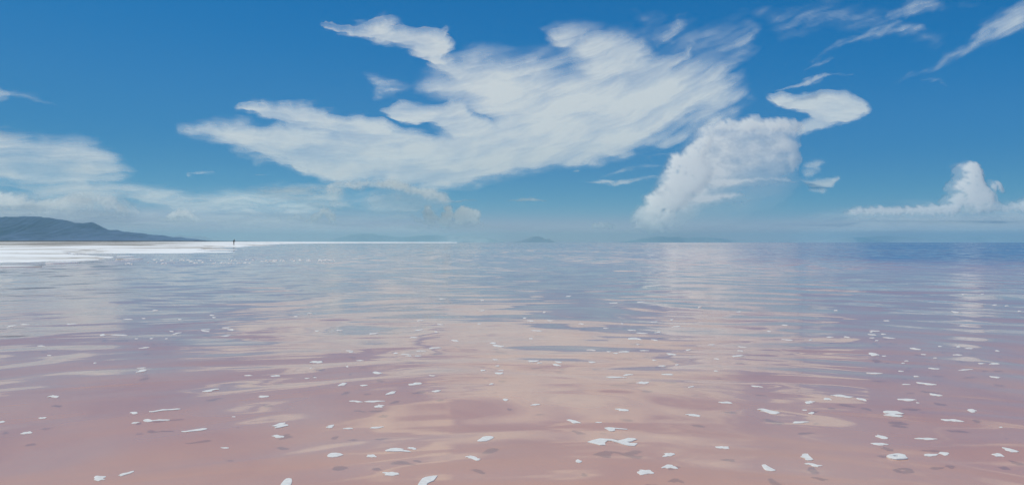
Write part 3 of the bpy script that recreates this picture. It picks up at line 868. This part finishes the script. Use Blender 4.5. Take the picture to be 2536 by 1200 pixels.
def cloud(name, label, ops, box, step, place, thick, mat, cat='cloud', group=None, warp=(14, 90, 40), shear=0.0, fibre=0.35, fib_scale=(120, 22), seed=1, puff=0.0, puff_scale=40.0, relief=1.0, fine=0.30, lean=1.6, flow=(0.0, 0.0), dense=0.96, crisp=0.08):
    """a closed cloud body with a traced outline: place = ('level', height) lies flat at that height, ('upright', distance) towers at that distance"""
    xs = np.arange(box[0], box[1] + 0.1, step)
    ys = np.arange(box[2], box[3] + 0.1, step)
    X, Y = np.meshgrid(xs, ys)
    Xs, Ys = X, Y - shear * (X - box[0])
    wa, wx, wy = warp
    Xw = X + wa * fbm(Xs / wx, Ys / wy, seed, 4, 0.55)
    Yw = Y + wa * 0.55 * fbm(Xs / wx + 31, Ys / wy + 17, seed + 5, 4, 0.55)
    depth_px = None
    if puff > 0:
        A0 = paint(Xw, Yw, [o for o in ops if len(o) < 5])
        veil = paint(Xw, Yw, [o for o in ops if len(o) == 5])
        body = thick * F / place[1] * np.sqrt(np.maximum(blur(sstep(0.02, 0.35, A0 + veil), max(3, int(2.2 * puff_scale / step))), 1e-6))
        M, Pz = puff_field(X, Y, A0, puff_scale, step, body, seed)
        depth_px = body + blur(np.clip(Pz - body, 0, 0.5 * puff_scale), 1) * sstep(0.20, 1.05, blur(M, max(3, int(0.75 * puff_scale / step))))
        veil = np.clip(veil * (1 + 0.25 * fbm(X / 50, Y / 30, seed + 9, 4, 0.6)), 0, 1)
        A = 1 - (1 - blur(M, 1)) * (1 - veil)
    else:
        A = paint(Xw, Yw, ops)
        tx = Xs - box[0]
        vf = Ys - flow[0] * tx - 0.5 * flow[1] * tx * tx + 10 * fbm(Xs / 150, Ys / 60, seed + 3, 3)
        st = fbm(Xs / fib_scale[0], vf / fib_scale[1], seed + 9, 5, 0.58)
        big = fbm(Xs / 190, vf / 60, seed + 77, 4, 0.55)
        A = A * (1 + fibre * (st * 0.55 + big * 0.45) * (1.45 - A))
        A2 = np.clip(A + fine * st * np.clip(A * 3, 0, 1) * (1 - 0.8 * A), 0, 1)
        A = (crisp * sstep(0.06, 1.02, A2) + (1 - crisp) * A2) * (0.80 + 0.20 * sstep(-0.55, 0.35, big))
        A = np.clip(A * dense, 0, 0.985)
    edge = np.minimum.reduce([X - box[0], box[1] - X, Y - box[2], box[3] - Y])
    A = A * sstep(0, 3 * step, edge)
    keepv = A > 0.006
    A = np.where(keepv, A, 0)
    a_back = 0.3 * A
    a_front = 1 - (1 - np.minimum(A, 0.995)) / (1 - a_back)
    if place[0] == 'level':
        z0 = place[1]
        d = (z0 - CAMH) * F / (HY - Y)
        fx, fy = (X - CX) / F * d, d
        P0 = np.stack([fx, fy, z0 - 0.4 * thick * A], -1)
        P1 = np.stack([fx, fy, z0 + 0.6 * thick * A], -1)
    else:
        # the pile slopes back as it climbs
        k = (HY - Y) / F
        k0 = (HY - box[3]) / F
        D = place[1] * (1 - lean * k0) / (1 - lean * k)
        wxx, wzz = (X - CX) / F * D, CAMH + k * D
        front = thick * np.sqrt(A) if depth_px is None else depth_px * (D / F) * sstep(0, 0.12, A)
        P0 = np.stack([wxx, D - front, wzz], -1)
        P1 = np.stack([wxx, D + 0.5 * thick * np.sqrt(A), wzz], -1)
    m, n = X.shape
    kf = keepv.reshape(-1)
    I = np.arange(m * n).reshape(m, n)
    Q = np.stack([I[:-1, :-1], I[:-1, 1:], I[1:, 1:], I[1:, :-1]], -1).reshape(-1, 4)
    Q = Q[kf[Q].any(1)]
    # the front and the back skin share the rim
    back = np.where(kf, np.arange(m * n) + m * n, np.arange(m * n))
    Qb = back[Q][:, ::-1]
    V = np.concatenate([P0.reshape(-1, 3), P1.reshape(-1, 3)])
    T = np.concatenate([a_front.reshape(-1), a_back.reshape(-1)])
    Fc = np.concatenate([Q, Qb])
    used = np.unique(Fc)
    remap = np.zeros(len(V), np.int64)
    remap[used] = np.arange(len(used))
    V, T, Fc = V[used], T[used], remap[Fc]
    me = bpy.data.meshes.new(name)
    me.vertices.add(len(V))
    me.vertices.foreach_set('co', V.astype(np.float32).ravel())
    me.loops.add(Fc.size)
    me.loops.foreach_set('vertex_index', Fc.astype(np.int32).ravel())
    me.polygons.add(len(Fc))
    me.polygons.foreach_set('loop_start', np.arange(0, Fc.size, 4, dtype=np.int32))
    me.update(calc_edges=True)
    me.polygons.foreach_set('use_smooth', np.ones(len(Fc), bool))
    at = me.attributes.new('thickness', 'FLOAT', 'POINT')
    at.data.foreach_set('value', T.astype(np.float32))
    me.materials.append(mat)
    return obj(name, me, label=label, cat=cat, group=group)


main_ops = [
    # lower long finger, upper finger, belly
    ('p', [(440, 316), (520, 307), (590, 304), (650, 318), (700, 311), (745, 308), (800, 325), (900, 345), (1000, 350), (1150, 330), (1300, 300), (1560, 300), (1600, 330), (1590, 352), (1550, 375), (1490, 392), (1430, 404), (1380, 410), (1300, 424), (1230, 440), (1160, 456), (1110, 466), (1070, 468), (1010, 458), (930, 452), (850, 450), (800, 438), (740, 420), (690, 402), (640, 386), (580, 362), (530, 346), (490, 334)], 20, 0.95),
    ('p', [(580, 266), (650, 260), (720, 259), (770, 265), (820, 279), (880, 287), (940, 298), (1010, 318), (1080, 335), (1100, 380), (900, 380), (830, 335), (760, 312), (700, 298), (640, 281)], 10, 0.88),
    # body
    ('p', [(1085, 190), (1130, 175), (1200, 152), (1260, 150), (1320, 160), (1360, 158), (1400, 170), (1450, 168), (1600, 160), (1680, 158), (1760, 165), (1810, 190), (1822, 225), (1800, 262), (1740, 292), (1680, 315), (1600, 335), (1500, 360), (1200, 370), (1100, 340), (1150, 325), (1200, 300), (1190, 272), (1150, 250), (1090, 236), (1070, 215)], 56, 0.97),
    # drawn-out tips
    ('s', [(446, 317, 3), (490, 316, 7), (550, 322, 16), (620, 334, 22)], 9, 0.8), ('s', [(582, 267, 3), (625, 268, 6), (690, 274, 10), (760, 288, 12)], 8, 0.8), ('s', [(645, 400, 2), (690, 402, 4), (750, 415, 8)], 6, 0.6),
    ('s', [(800, 71, 3), (840, 74, 6), (900, 82, 10)], 8, 0.5),
    # third finger
    ('p', [(950, 272), (985, 247), (1040, 257), (1080, 263), (1110, 250), (1150, 258), (1180, 282), (1200, 300), (1240, 330), (1130, 330), (1060, 303), (1000, 292)], 9, 0.85),
    # neck and head
    ('s', [(806, 71, 7), (850, 78, 16), (900, 76, 30), (950, 74, 42), (1000, 92, 40), (1050, 104, 44), (1085, 112, 42), (1078, 138, 34), (1100, 160, 34), (1150, 185, 40), (1230, 200, 52)], 30, 0.88),
    ('s', [(950, 30, 12), (940, 55, 22), (970, 75, 30)], 24, 0.45),
    ('s', [(1112, 62, 10), (1090, 92, 26)], 20, 0.5),
    # feather at the upper right
    ('p', [(1372, 88), (1420, 80), (1460, 68), (1500, 76), (1545, 88), (1580, 108), (1600, 135), (1610, 175), (1540, 190), (1460, 175), (1430, 140), (1390, 120)], 34, 0.90),
    ('s', [(1715, 108, 10), (1690, 135, 22), (1640, 165, 34), (1600, 200, 40)], 26, 0.70),
    ('s', [(1860, 70, 30), (1830, 120, 50), (1800, 160, 60), (1760, 210, 70)], 90, 0.42), ('s', [(1560, 30, 20), (1640, 80, 60), (1740, 110, 60), (1850, 60, 40)], 90, 0.26),
    ('s', [(1690, 30, 14), (1676, 60, 26), (1655, 90, 22), (1635, 112, 14)], 34, 0.42),
    ('s', [(1640, 40, 14), (1600, 60, 22), (1590, 100, 26)], 40, 0.25),
    ('p', [(1590, 345), (1640, 335), (1700, 334), (1708, 348), (1680, 358), (1610, 362)], 8, 0.45),
    # clear slots
    ('S', [(925, 302, 6), (980, 318, 10), (1040, 325, 9), (1100, 330, 4)], 14, 0.62),
    ('S', [(1160, 262, 6), (1185, 278, 13), (1205, 296, 6)], 14, 0.7),
    ('S', [(1640, 285, 8), (1700, 278, 20), (1770, 262, 16), (1800, 245, 6)], 30, 0.55),
    ('S', [(1480, 40, 30), (1400, 120, 24), (1350, 140, 12)], 40, 0.5),
    ('S', [(620, 372, 2), (690, 382, 7), (760, 410, 4)], 12, 0.35),
]
cloud('cirrus_cloud', 'huge bird-shaped white cirrus cloud spread across the middle of the sky', main_ops, (420, 1960, -60, 486), 2.2, ('level', 9200.0), 500.0, ICE, warp=(20, 95, 38), fibre=0.46, fib_scale=(210, 30), seed=3, flow=(0.22, -0.00055), fine=0.34, dense=0.96, crisp=0.15)

cloud('cirrus_cloud', 'long thin feathery cirrus streak slanting up into the top right corner',
      [('s', [(2196, 220, 3), (2250, 196, 8), (2300, 170, 12), (2345, 143, 20), (2400, 120, 20), (2450, 88, 30), (2500, 55, 40), (2560, 20, 48), (2620, -20, 40)], 38, 0.58),
       ('s', [(2440, 60, 16), (2475, 55, 34), (2520, 40, 40)], 44, 0.4), ('s', [(2285, 200, 6), (2320, 200, 9), (2345, 208, 4)], 14, 0.2)],
      (2180, 2700, -60, 240), 2.6, ('level', 9700.0), 250.0, ICE, warp=(12, 60, 26), shear=-0.5, fibre=0.4, fib_scale=(110, 14), seed=11)
cloud('cirrus_cloud', 'faint patchy cirrus wisp trailing down left from the top edge on the right',
      [('s', [(2000, 160, 4), (2050, 122, 10), (2110, 98, 13), (2170, 80, 18), (2230, 70, 22), (2290, 72, 12)], 26, 0.42),
       ('s', [(2205, 36, 16), (2250, 26, 28), (2290, 10, 24), (2340, 12, 14)], 34, 0.45), ('s', [(2330, 20, 10), (2420, 10, 14)], 30, 0.15)],
      (1980, 2450, -30, 180), 2.6, ('level', 9700.0), 250.0, ICE, warp=(14, 50, 24), shear=-0.4, fibre=0.5, fib_scale=(80, 14), seed=13)
cloud('cirrus_cloud', 'short white cirrus streak just above the fish-shaped cloud',
      [('s', [(1920, 226, 3), (1960, 216, 7), (2005, 203, 11), (2045, 186, 9), (2062, 182, 4)], 12, 0.6), ('s', [(2050, 184, 4), (2110, 184, 4)], 8, 0.25), ('s', [(1992, 172, 3), (2030, 158, 7), (2064, 144, 4)], 12, 0.3)],
      (1900, 2140, 130, 240), 2.2, ('level', 9500.0), 150.0, ICE, warp=(8, 40, 16), shear=-0.4, fibre=0.6, fib_scale=(60, 9), seed=15)
cloud('cirrus_cloud', 'small torn cirrus shred above the bird-shaped cloud, hooked downward',
      [('p', [(906, 186), (950, 194), (1008, 216), (972, 224), (945, 245), (932, 240), (932, 215)], 14, 0.38)],
      (880, 1030, 165, 265), 2.2, ('level', 9500.0), 120.0, ICE, warp=(10, 40, 22), fibre=0.7, seed=17)
cloud('cirrus_cloud', 'pale cirrus tuft at the left edge with a thin tail',
      [('s', [(-40, 232, 26), (0, 234, 22), (20, 232, 12)], 24, 0.6), ('s', [(10, 228, 10), (60, 234, 12), (100, 246, 8), (145, 264, 4)], 18, 0.25)],
      (-90, 170, 190, 290), 2.6, ('level', 9500.0), 150.0, ICE, warp=(9, 50, 20), fibre=0.5, seed=19)
cloud('anvil_cloud', 'smooth fish-shaped white cloud floating above right of the storm cloud',
      [('p', [(1908, 238), (1935, 231), (1965, 238), (2010, 234), (2060, 226), (2100, 231), (2132, 247), (2152, 268), (2135, 284), (2092, 300), (2045, 312), (2000, 326), (1978, 330), (1980, 306), (2012, 292), (2000, 277), (1965, 267), (1925, 259), (1904, 246)], 9, 0.94),
       ('s', [(1965, 345, 6), (1985, 325, 12), (2020, 305, 14)], 20, 0.45), ('S', [(2155, 290, 10), (2100, 310, 14), (2060, 322, 10)], 24, 0.3)],
      (1885, 2180, 210, 365), 1.8, ('level', 8800.0), 450.0, ICE, warp=(8, 40, 22), fibre=0.2, seed=23)
cloud('altostratus_cloud', 'broad soft grey-white cloud bank over the mountains at the left',
      [('p', [(-760, 345), (-500, 326), (-250, 320), (-60, 322), (20, 330), (70, 336), (130, 342), (195, 346), (250, 368), (295, 398), (318, 425), (290, 440), (230, 446), (330, 466), (400, 474), (330, 480), (285, 470), (200, 478), (120, 470), (60, 452), (0, 440), (-250, 440), (-600, 430), (-780, 400)], 20, 0.72),
       ('p', [(50, 455), (130, 462), (230, 470), (290, 482), (240, 490), (180, 500), (120, 505), (80, 480)], 12, 0.45),
       ('s', [(-100, 452, 5), (0, 455, 5), (50, 456, 3)], 6, 0.4)],
      (-860, 420, 290, 520), 2.6, ('level', 7000.0), 500.0, ICE, warp=(14, 100, 22), fibre=0.35, fib_scale=(180, 14), seed=29)
cloud('cumulus_cloud', 'low hazy cumulus row with cream tops along the mountain crest at the left',
      [('s', [(-420, 520, 10), (-300, 508, 18), (-200, 500, 22), (-80, 496, 24), (0, 494, 20), (50, 500, 18), (90, 505, 16), (120, 512, 14), (170, 506, 14), (220, 500, 18), (270, 496, 14), (300, 510, 16), (330, 520, 12)], 9, 1.0),
       ('s', [(-200, 535, 34), (0, 535, 32), (120, 535, 30), (240, 530, 30), (320, 540, 22)], 30, 0.45, 'v')],
      (-460, 380, 465, 572), 2.0, ('upright', 82000.0), 2500.0, WHITE, warp=(7, 40, 16), puff=1, puff_scale=11, seed=31, fibre=0.2)
cloud('altostratus_cloud', 'thin veil of cloud stretching low behind the walker',
      [('p', [(300, 478), (380, 472), (440, 477), (505, 490), (545, 500), (540, 515), (480, 522), (420, 515), (370, 500), (330, 488)], 10, 0.55),
       ('p', [(500, 486), (600, 474), (720, 464), (840, 458), (850, 480), (830, 515), (760, 530), (640, 530), (540, 512)], 16, 0.5),
       ('p', [(330, 520), (450, 530), (600, 530), (800, 535), (900, 545), (800, 556), (500, 560), (380, 560)], 16, 0.22),
       ('s', [(462, 430, 3), (500, 429, 4), (535, 430, 3)], 5, 0.5), ('s', [(600, 432, 2), (660, 431, 3)], 5, 0.2), ('s', [(655, 465, 3), (690, 463, 3)], 5, 0.35)],
      (280, 930, 415, 585), 2.2, ('level', 4500.0), 300.0, ICE, warp=(10, 80, 16), fibre=0.6, fib_scale=(120, 14), seed=37)
cloud('cumulus_cloud', 'small cream cumulus mound low over the salt shore, left of the walker',
      [('s', [(425, 538, 7), (445, 530, 10), (460, 528, 10), (475, 536, 7), (495, 541, 4)], 6, 1.0), ('s', [(400, 545, 8), (500, 547, 8)], 10, 0.3, 'v')],
      (385, 520, 512, 562), 1.6, ('upright', 82000.0), 700.0, WHITE, warp=(4, 20, 10), puff=1, puff_scale=7, seed=41)
cloud('cumulus_cloud', 'ragged low cumulus tufts between the walker and the bright-rimmed cloud',
      [('s', [(715, 545, 5), (730, 535, 8), (745, 538, 8), (762, 545, 5)], 8, 0.45), ('s', [(765, 545, 5), (795, 530, 8), (800, 520, 8), (812, 522, 9), (822, 535, 9), (828, 545, 6)], 7, 0.85),
       ('s', [(570, 547, 8), (640, 549, 9), (720, 550, 8), (835, 552, 8)], 12, 0.3, 'v')],
      (550, 860, 495, 572), 1.6, ('upright', 82000.0), 700.0, WHITE, warp=(6, 24, 12), puff=1, puff_scale=7, seed=43)
cloud('cumulus_cloud', 'hollow bright-rimmed hazy cloud just under the belly of the bird-shaped cloud',
      [('s', [(816, 470, 6), (826, 461, 8), (850, 456, 7), (885, 461, 9), (920, 457, 9), (950, 459, 12), (985, 462, 12), (1015, 470, 11), (1050, 478, 12), (1085, 486, 13), (1105, 500, 9)], 9, 0.9),
       ('p', [(930, 480), (1000, 470), (1090, 485), (1110, 505), (1085, 522), (1000, 530), (930, 522), (900, 505)], 16, 0.42, 'v'),
       ('p', [(815, 470), (850, 465), (845, 490), (870, 510), (830, 520)], 10, 0.4, 'v'),
       ('s', [(1075, 503, 4), (1110, 500, 6), (1150, 496, 4), (1178, 497, 3)], 6, 0.45, 'v')],
      (795, 1200, 440, 545), 1.8, ('upright', 82000.0), 2200.0, WHITE, warp=(7, 36, 16), puff=1, puff_scale=8, seed=47)
cloud('cumulus_cloud', 'three cauliflower cumulus turrets low above the water left of the island hill',
      [('s', [(1060, 520, 9), (1066, 534, 14), (1075, 545, 14)], 4, 0.85), ('s', [(1112, 521, 10), (1113, 535, 12), (1100, 552, 13)], 4, 1.0), ('s', [(1150, 527, 15), (1143, 540, 18), (1178, 528, 10), (1175, 542, 13)], 4, 1.0),
       ('s', [(1020, 538, 6), (1050, 550, 10), (1130, 555, 14), (1180, 556, 9), (1215, 556, 4)], 10, 0.5), ('s', [(1010, 562, 12), (1120, 562, 14), (1240, 562, 8)], 16, 0.35, 'v')],
      (990, 1260, 500, 585), 1.4, ('upright', 82000.0), 1300.0, WHITE, warp=(4, 16, 10), puff=1, puff_scale=8, seed=53)
cloud('altocumulus_cloud', 'small flat white cloud sliver alone above the island hill',
      [('s', [(1258, 497, 3), (1290, 494, 6), (1320, 493, 7), (1355, 498, 3)], 6, 0.55)], (1235, 1380, 475, 512), 1.6, ('level', 5000.0), 150.0, ICE, warp=(5, 26, 8), seed=59)
cloud('cumulonimbus_cloud', 'tall piled storm cloud with a flat anvil top over the right of the lake',
      [  # bulk with its shade put into lower opacity, sky blue showing through
       ('p', [(1735, 330), (1800, 318), (1950, 322), (1955, 345), (1930, 385), (1945, 400), (1910, 425), (1840, 440), (1760, 470), (1680, 520), (1620, 550), (1600, 540), (1640, 480), (1700, 400)], 36, 0.74, 'v'),
       # anvil rim
       ('s', [(1730, 326, 14), (1760, 322, 18), (1800, 318, 20), (1840, 316, 21), (1880, 317, 21), (1920, 316, 20), (1955, 317, 16), (1978, 319, 9)], 20, 1.0),
       # bright left flank, going down
       ('s', [(1738, 340, 16), (1730, 362, 24), (1712, 385, 26), (1684, 405, 28), (1662, 424, 28), (1664, 446, 26), (1648, 468, 28), (1632, 490, 28), (1616, 505, 24)], 15, 1.0), ('s', [(1628, 500, 26), (1606, 520, 28), (1590, 540, 26), (1576, 556, 16), (1620, 556, 12)], 24, 0.80),
       ('s', [(1705, 420, 30), (1735, 428, 24), (1700, 450, 36), (1735, 440, 20)], 22, 0.92),
       ('s', [(1665, 480, 34), (1640, 515, 32), (1640, 535, 26), (1610, 555, 20)], 20, 0.85),
       ('p', [(1720, 350), (1790, 345), (1800, 430), (1760, 470), (1690, 530), (1620, 560), (1640, 480)], 40, 0.55, 'v'),
       # shelves
       ('s', [(1690, 474, 12), (1740, 464, 14), (1790, 456, 13), (1840, 450, 8), (1890, 446, 5), (1930, 449, 8), (1957, 454, 4)], 11, 0.85, 'v'),
       ('s', [(1665, 502, 12), (1720, 496, 14), (1770, 490, 12), (1815, 485, 8), (1830, 486, 4)], 11, 0.85, 'v'),
       ('s', [(1700, 508, 10), (1760, 502, 9), (1790, 500, 5)], 16, 0.5, 'v'),
       # right shoulder
       ('s', [(1890, 374, 16), (1925, 362, 22), (1952, 372, 20), (1968, 362, 10), (1980, 354, 5)], 22, 0.72), ('s', [(1958, 388, 12), (1946, 404, 11), (1950, 410, 10)], 12, 0.7),
       ('p', [(1690, 450), (1800, 420), (1940, 420), (1965, 450), (1930, 500), (1820, 540), (1660, 575)], 44, 0.34, 'v'),
       ('P', [(1980, 470), (1900, 470), (1830, 505), (1740, 525), (1700, 590), (2000, 590)], 50, 0.25, 'v')],
      (1520, 2010, 282, 596), 1.5, ('upright', 86000.0), 2600.0, WHITE, warp=(5, 22, 14), puff=1, puff_scale=19, seed=61, relief=1.3)
cloud('altocumulus_cloud', 'small wing-shaped cloud scrap right of the storm cloud',
      [('p', [(1988, 446), (2010, 447), (2035, 444), (2078, 441), (2060, 462), (2035, 476), (2008, 468)], 7, 0.66)], (1970, 2095, 428, 490), 1.5, ('level', 7500.0), 200.0, ICE, warp=(5, 24, 12), seed=67)
cloud('altocumulus_cloud', 'faint upright cloud scrap beside the right flank of the storm cloud',
      [('p', [(1996, 405), (2015, 398), (2037, 399), (2028, 418), (2012, 434), (1995, 440), (1990, 420)], 8, 0.48)], (1970, 2055, 382, 455), 1.5, ('level', 7500.0), 200.0, ICE, warp=(5, 24, 14), seed=71)
cloud('altocumulus_cloud', 'thin double cloud streak pointing left from the flank of the storm cloud',
      [('s', [(1452, 450, 3), (1490, 450, 7), (1525, 455, 9), (1570, 445, 7), (1620, 437, 5), (1645, 434, 4)], 9, 0.62), ('s', [(1480, 440, 3), (1540, 422, 8), (1590, 412, 8), (1635, 410, 5)], 12, 0.40), ('s', [(1418, 423, 4), (1432, 420, 4)], 5, 0.35),
       ('s', [(1690, 385, 4), (1640, 380, 6), (1600, 390, 4)], 10, 0.2)],
      (1405, 1700, 365, 475), 1.6, ('level', 7800.0), 200.0, ICE, warp=(6, 36, 12), fibre=0.4, fib_scale=(60, 9), seed=73)
cloud('cumulus_cloud', 'small low cumulus puff over the horizon left of the storm cloud foot',
      [('s', [(1470, 560, 4), (1485, 557, 6), (1500, 558, 6), (1520, 559, 4)], 4, 0.9), ('s', [(1660, 562, 2), (1672, 562, 2)], 3, 0.3)], (1455, 1690, 545, 575), 1.4, ('upright', 82000.0), 400.0, WHITE, warp=(3, 14, 8), puff=1, puff_scale=5, seed=79)
cloud('cumulus_cloud', 'white cumulus tower rising from a low cloud line near the right edge',
      [('s', [(2382, 416, 13), (2400, 414, 12), (2372, 434, 14), (2400, 436, 17), (2362, 462, 18), (2392, 465, 28), (2400, 490, 36)], 6, 0.95),
       ('s', [(2440, 466, 12), (2456, 459, 9), (2464, 472, 8), (2476, 476, 3)], 5, 0.85), ('s', [(2352, 492, 15), (2345, 508, 12)], 5, 0.88), ('s', [(2430, 495, 22), (2380, 510, 26)], 9, 0.55, 'v'),
       ('s', [(2085, 525, 3), (2110, 523, 7), (2160, 522, 8), (2200, 524, 8), (2250, 522, 9), (2300, 520, 10), (2340, 518, 12)], 5, 0.95),
       ('s', [(2420, 518, 12), (2470, 515, 9), (2510, 513, 10), (2540, 505, 14), (2620, 500, 18)], 7, 0.85),
       ('s', [(2150, 542, 10), (2300, 542, 18), (2420, 540, 20), (2560, 540, 22), (2700, 540, 20)], 26, 0.40, 'v')],
      (2070, 2720, 392, 580), 1.5, ('upright', 82000.0), 2200.0, WHITE, warp=(4, 18, 12), puff=1, puff_scale=10, seed=83, relief=1.3)
cloud('stratus_veil', 'wide pale veil of thin cloud filling the low sky left of the island hill',
      [('p', [(-800, 470), (-300, 455), (200, 462), (500, 488), (800, 472), (930, 480), (1000, 520), (1040, 560), (1060, 585), (-800, 585)], 34, 0.55)],
      (-900, 1340, 420, 577), 3.0, ('level', 2300.0), 100.0, ICE, warp=(16, 120, 22), fibre=0.7, fib_scale=(200, 16), seed=91, dense=0.46)
cloud('stratus_veil', 'pale veil of thin cloud low over the horizon under the cloud tower at the right',
      [('p', [(1980, 566), (2120, 535), (2300, 528), (2760, 522), (2760, 600), (1860, 600)], 40, 0.72)],
      (1760, 2760, 480, 577), 3.0, ('level', 2300.0), 100.0, ICE, warp=(14, 120, 18), fibre=0.25, fib_scale=(200, 16), seed=93, dense=0.75)
cloud('cirrus_cloud', 'very faint broad cirrus haze between the fish-shaped cloud and the top edge',
      [('s', [(1880, 30, 30), (1960, 60, 50), (2060, 30, 50), (2200, 60, 40), (2320, 100, 30)], 80, 0.30)],
      (1800, 2620, -40, 320), 4.0, ('level', 10300.0), 100.0, ICE, warp=(18, 90, 40), fibre=0.9, fib_scale=(120, 16), seed=95, flow=(-0.35, 0.0), dense=0.7)
# ------------------------------------------------------------------ the hazy air over the lake
def haze():
    t = NT('haze')
    v = t.n('ShaderNodeVolumePrincipled')
    v.inputs['Color'].default_value = (0.38, 0.74, 0.88, 1)
    v.inputs['Density'].default_value = 2.4e-5
    v.inputs['Anisotropy'].default_value = 0.0
    mat = t.done(None, v.outputs[0])
    s, z0, z1 = 75000.0, -7.5, 800.0
    V = [(-s, -s, z0), (s, -s, z0), (s, s, z0), (-s, s, z0), (-s, -s, z1), (s, -s, z1), (s, s, z1), (-s, s, z1)]
    Fc = [(3, 2, 1, 0), (4, 5, 6, 7), (0, 1, 5, 4), (1, 2, 6, 5), (2, 3, 7, 6), (3, 0, 4, 7)]
    obj('haze', new_mesh('haze', V, Fc, mat, False), kind='stuff')


haze()
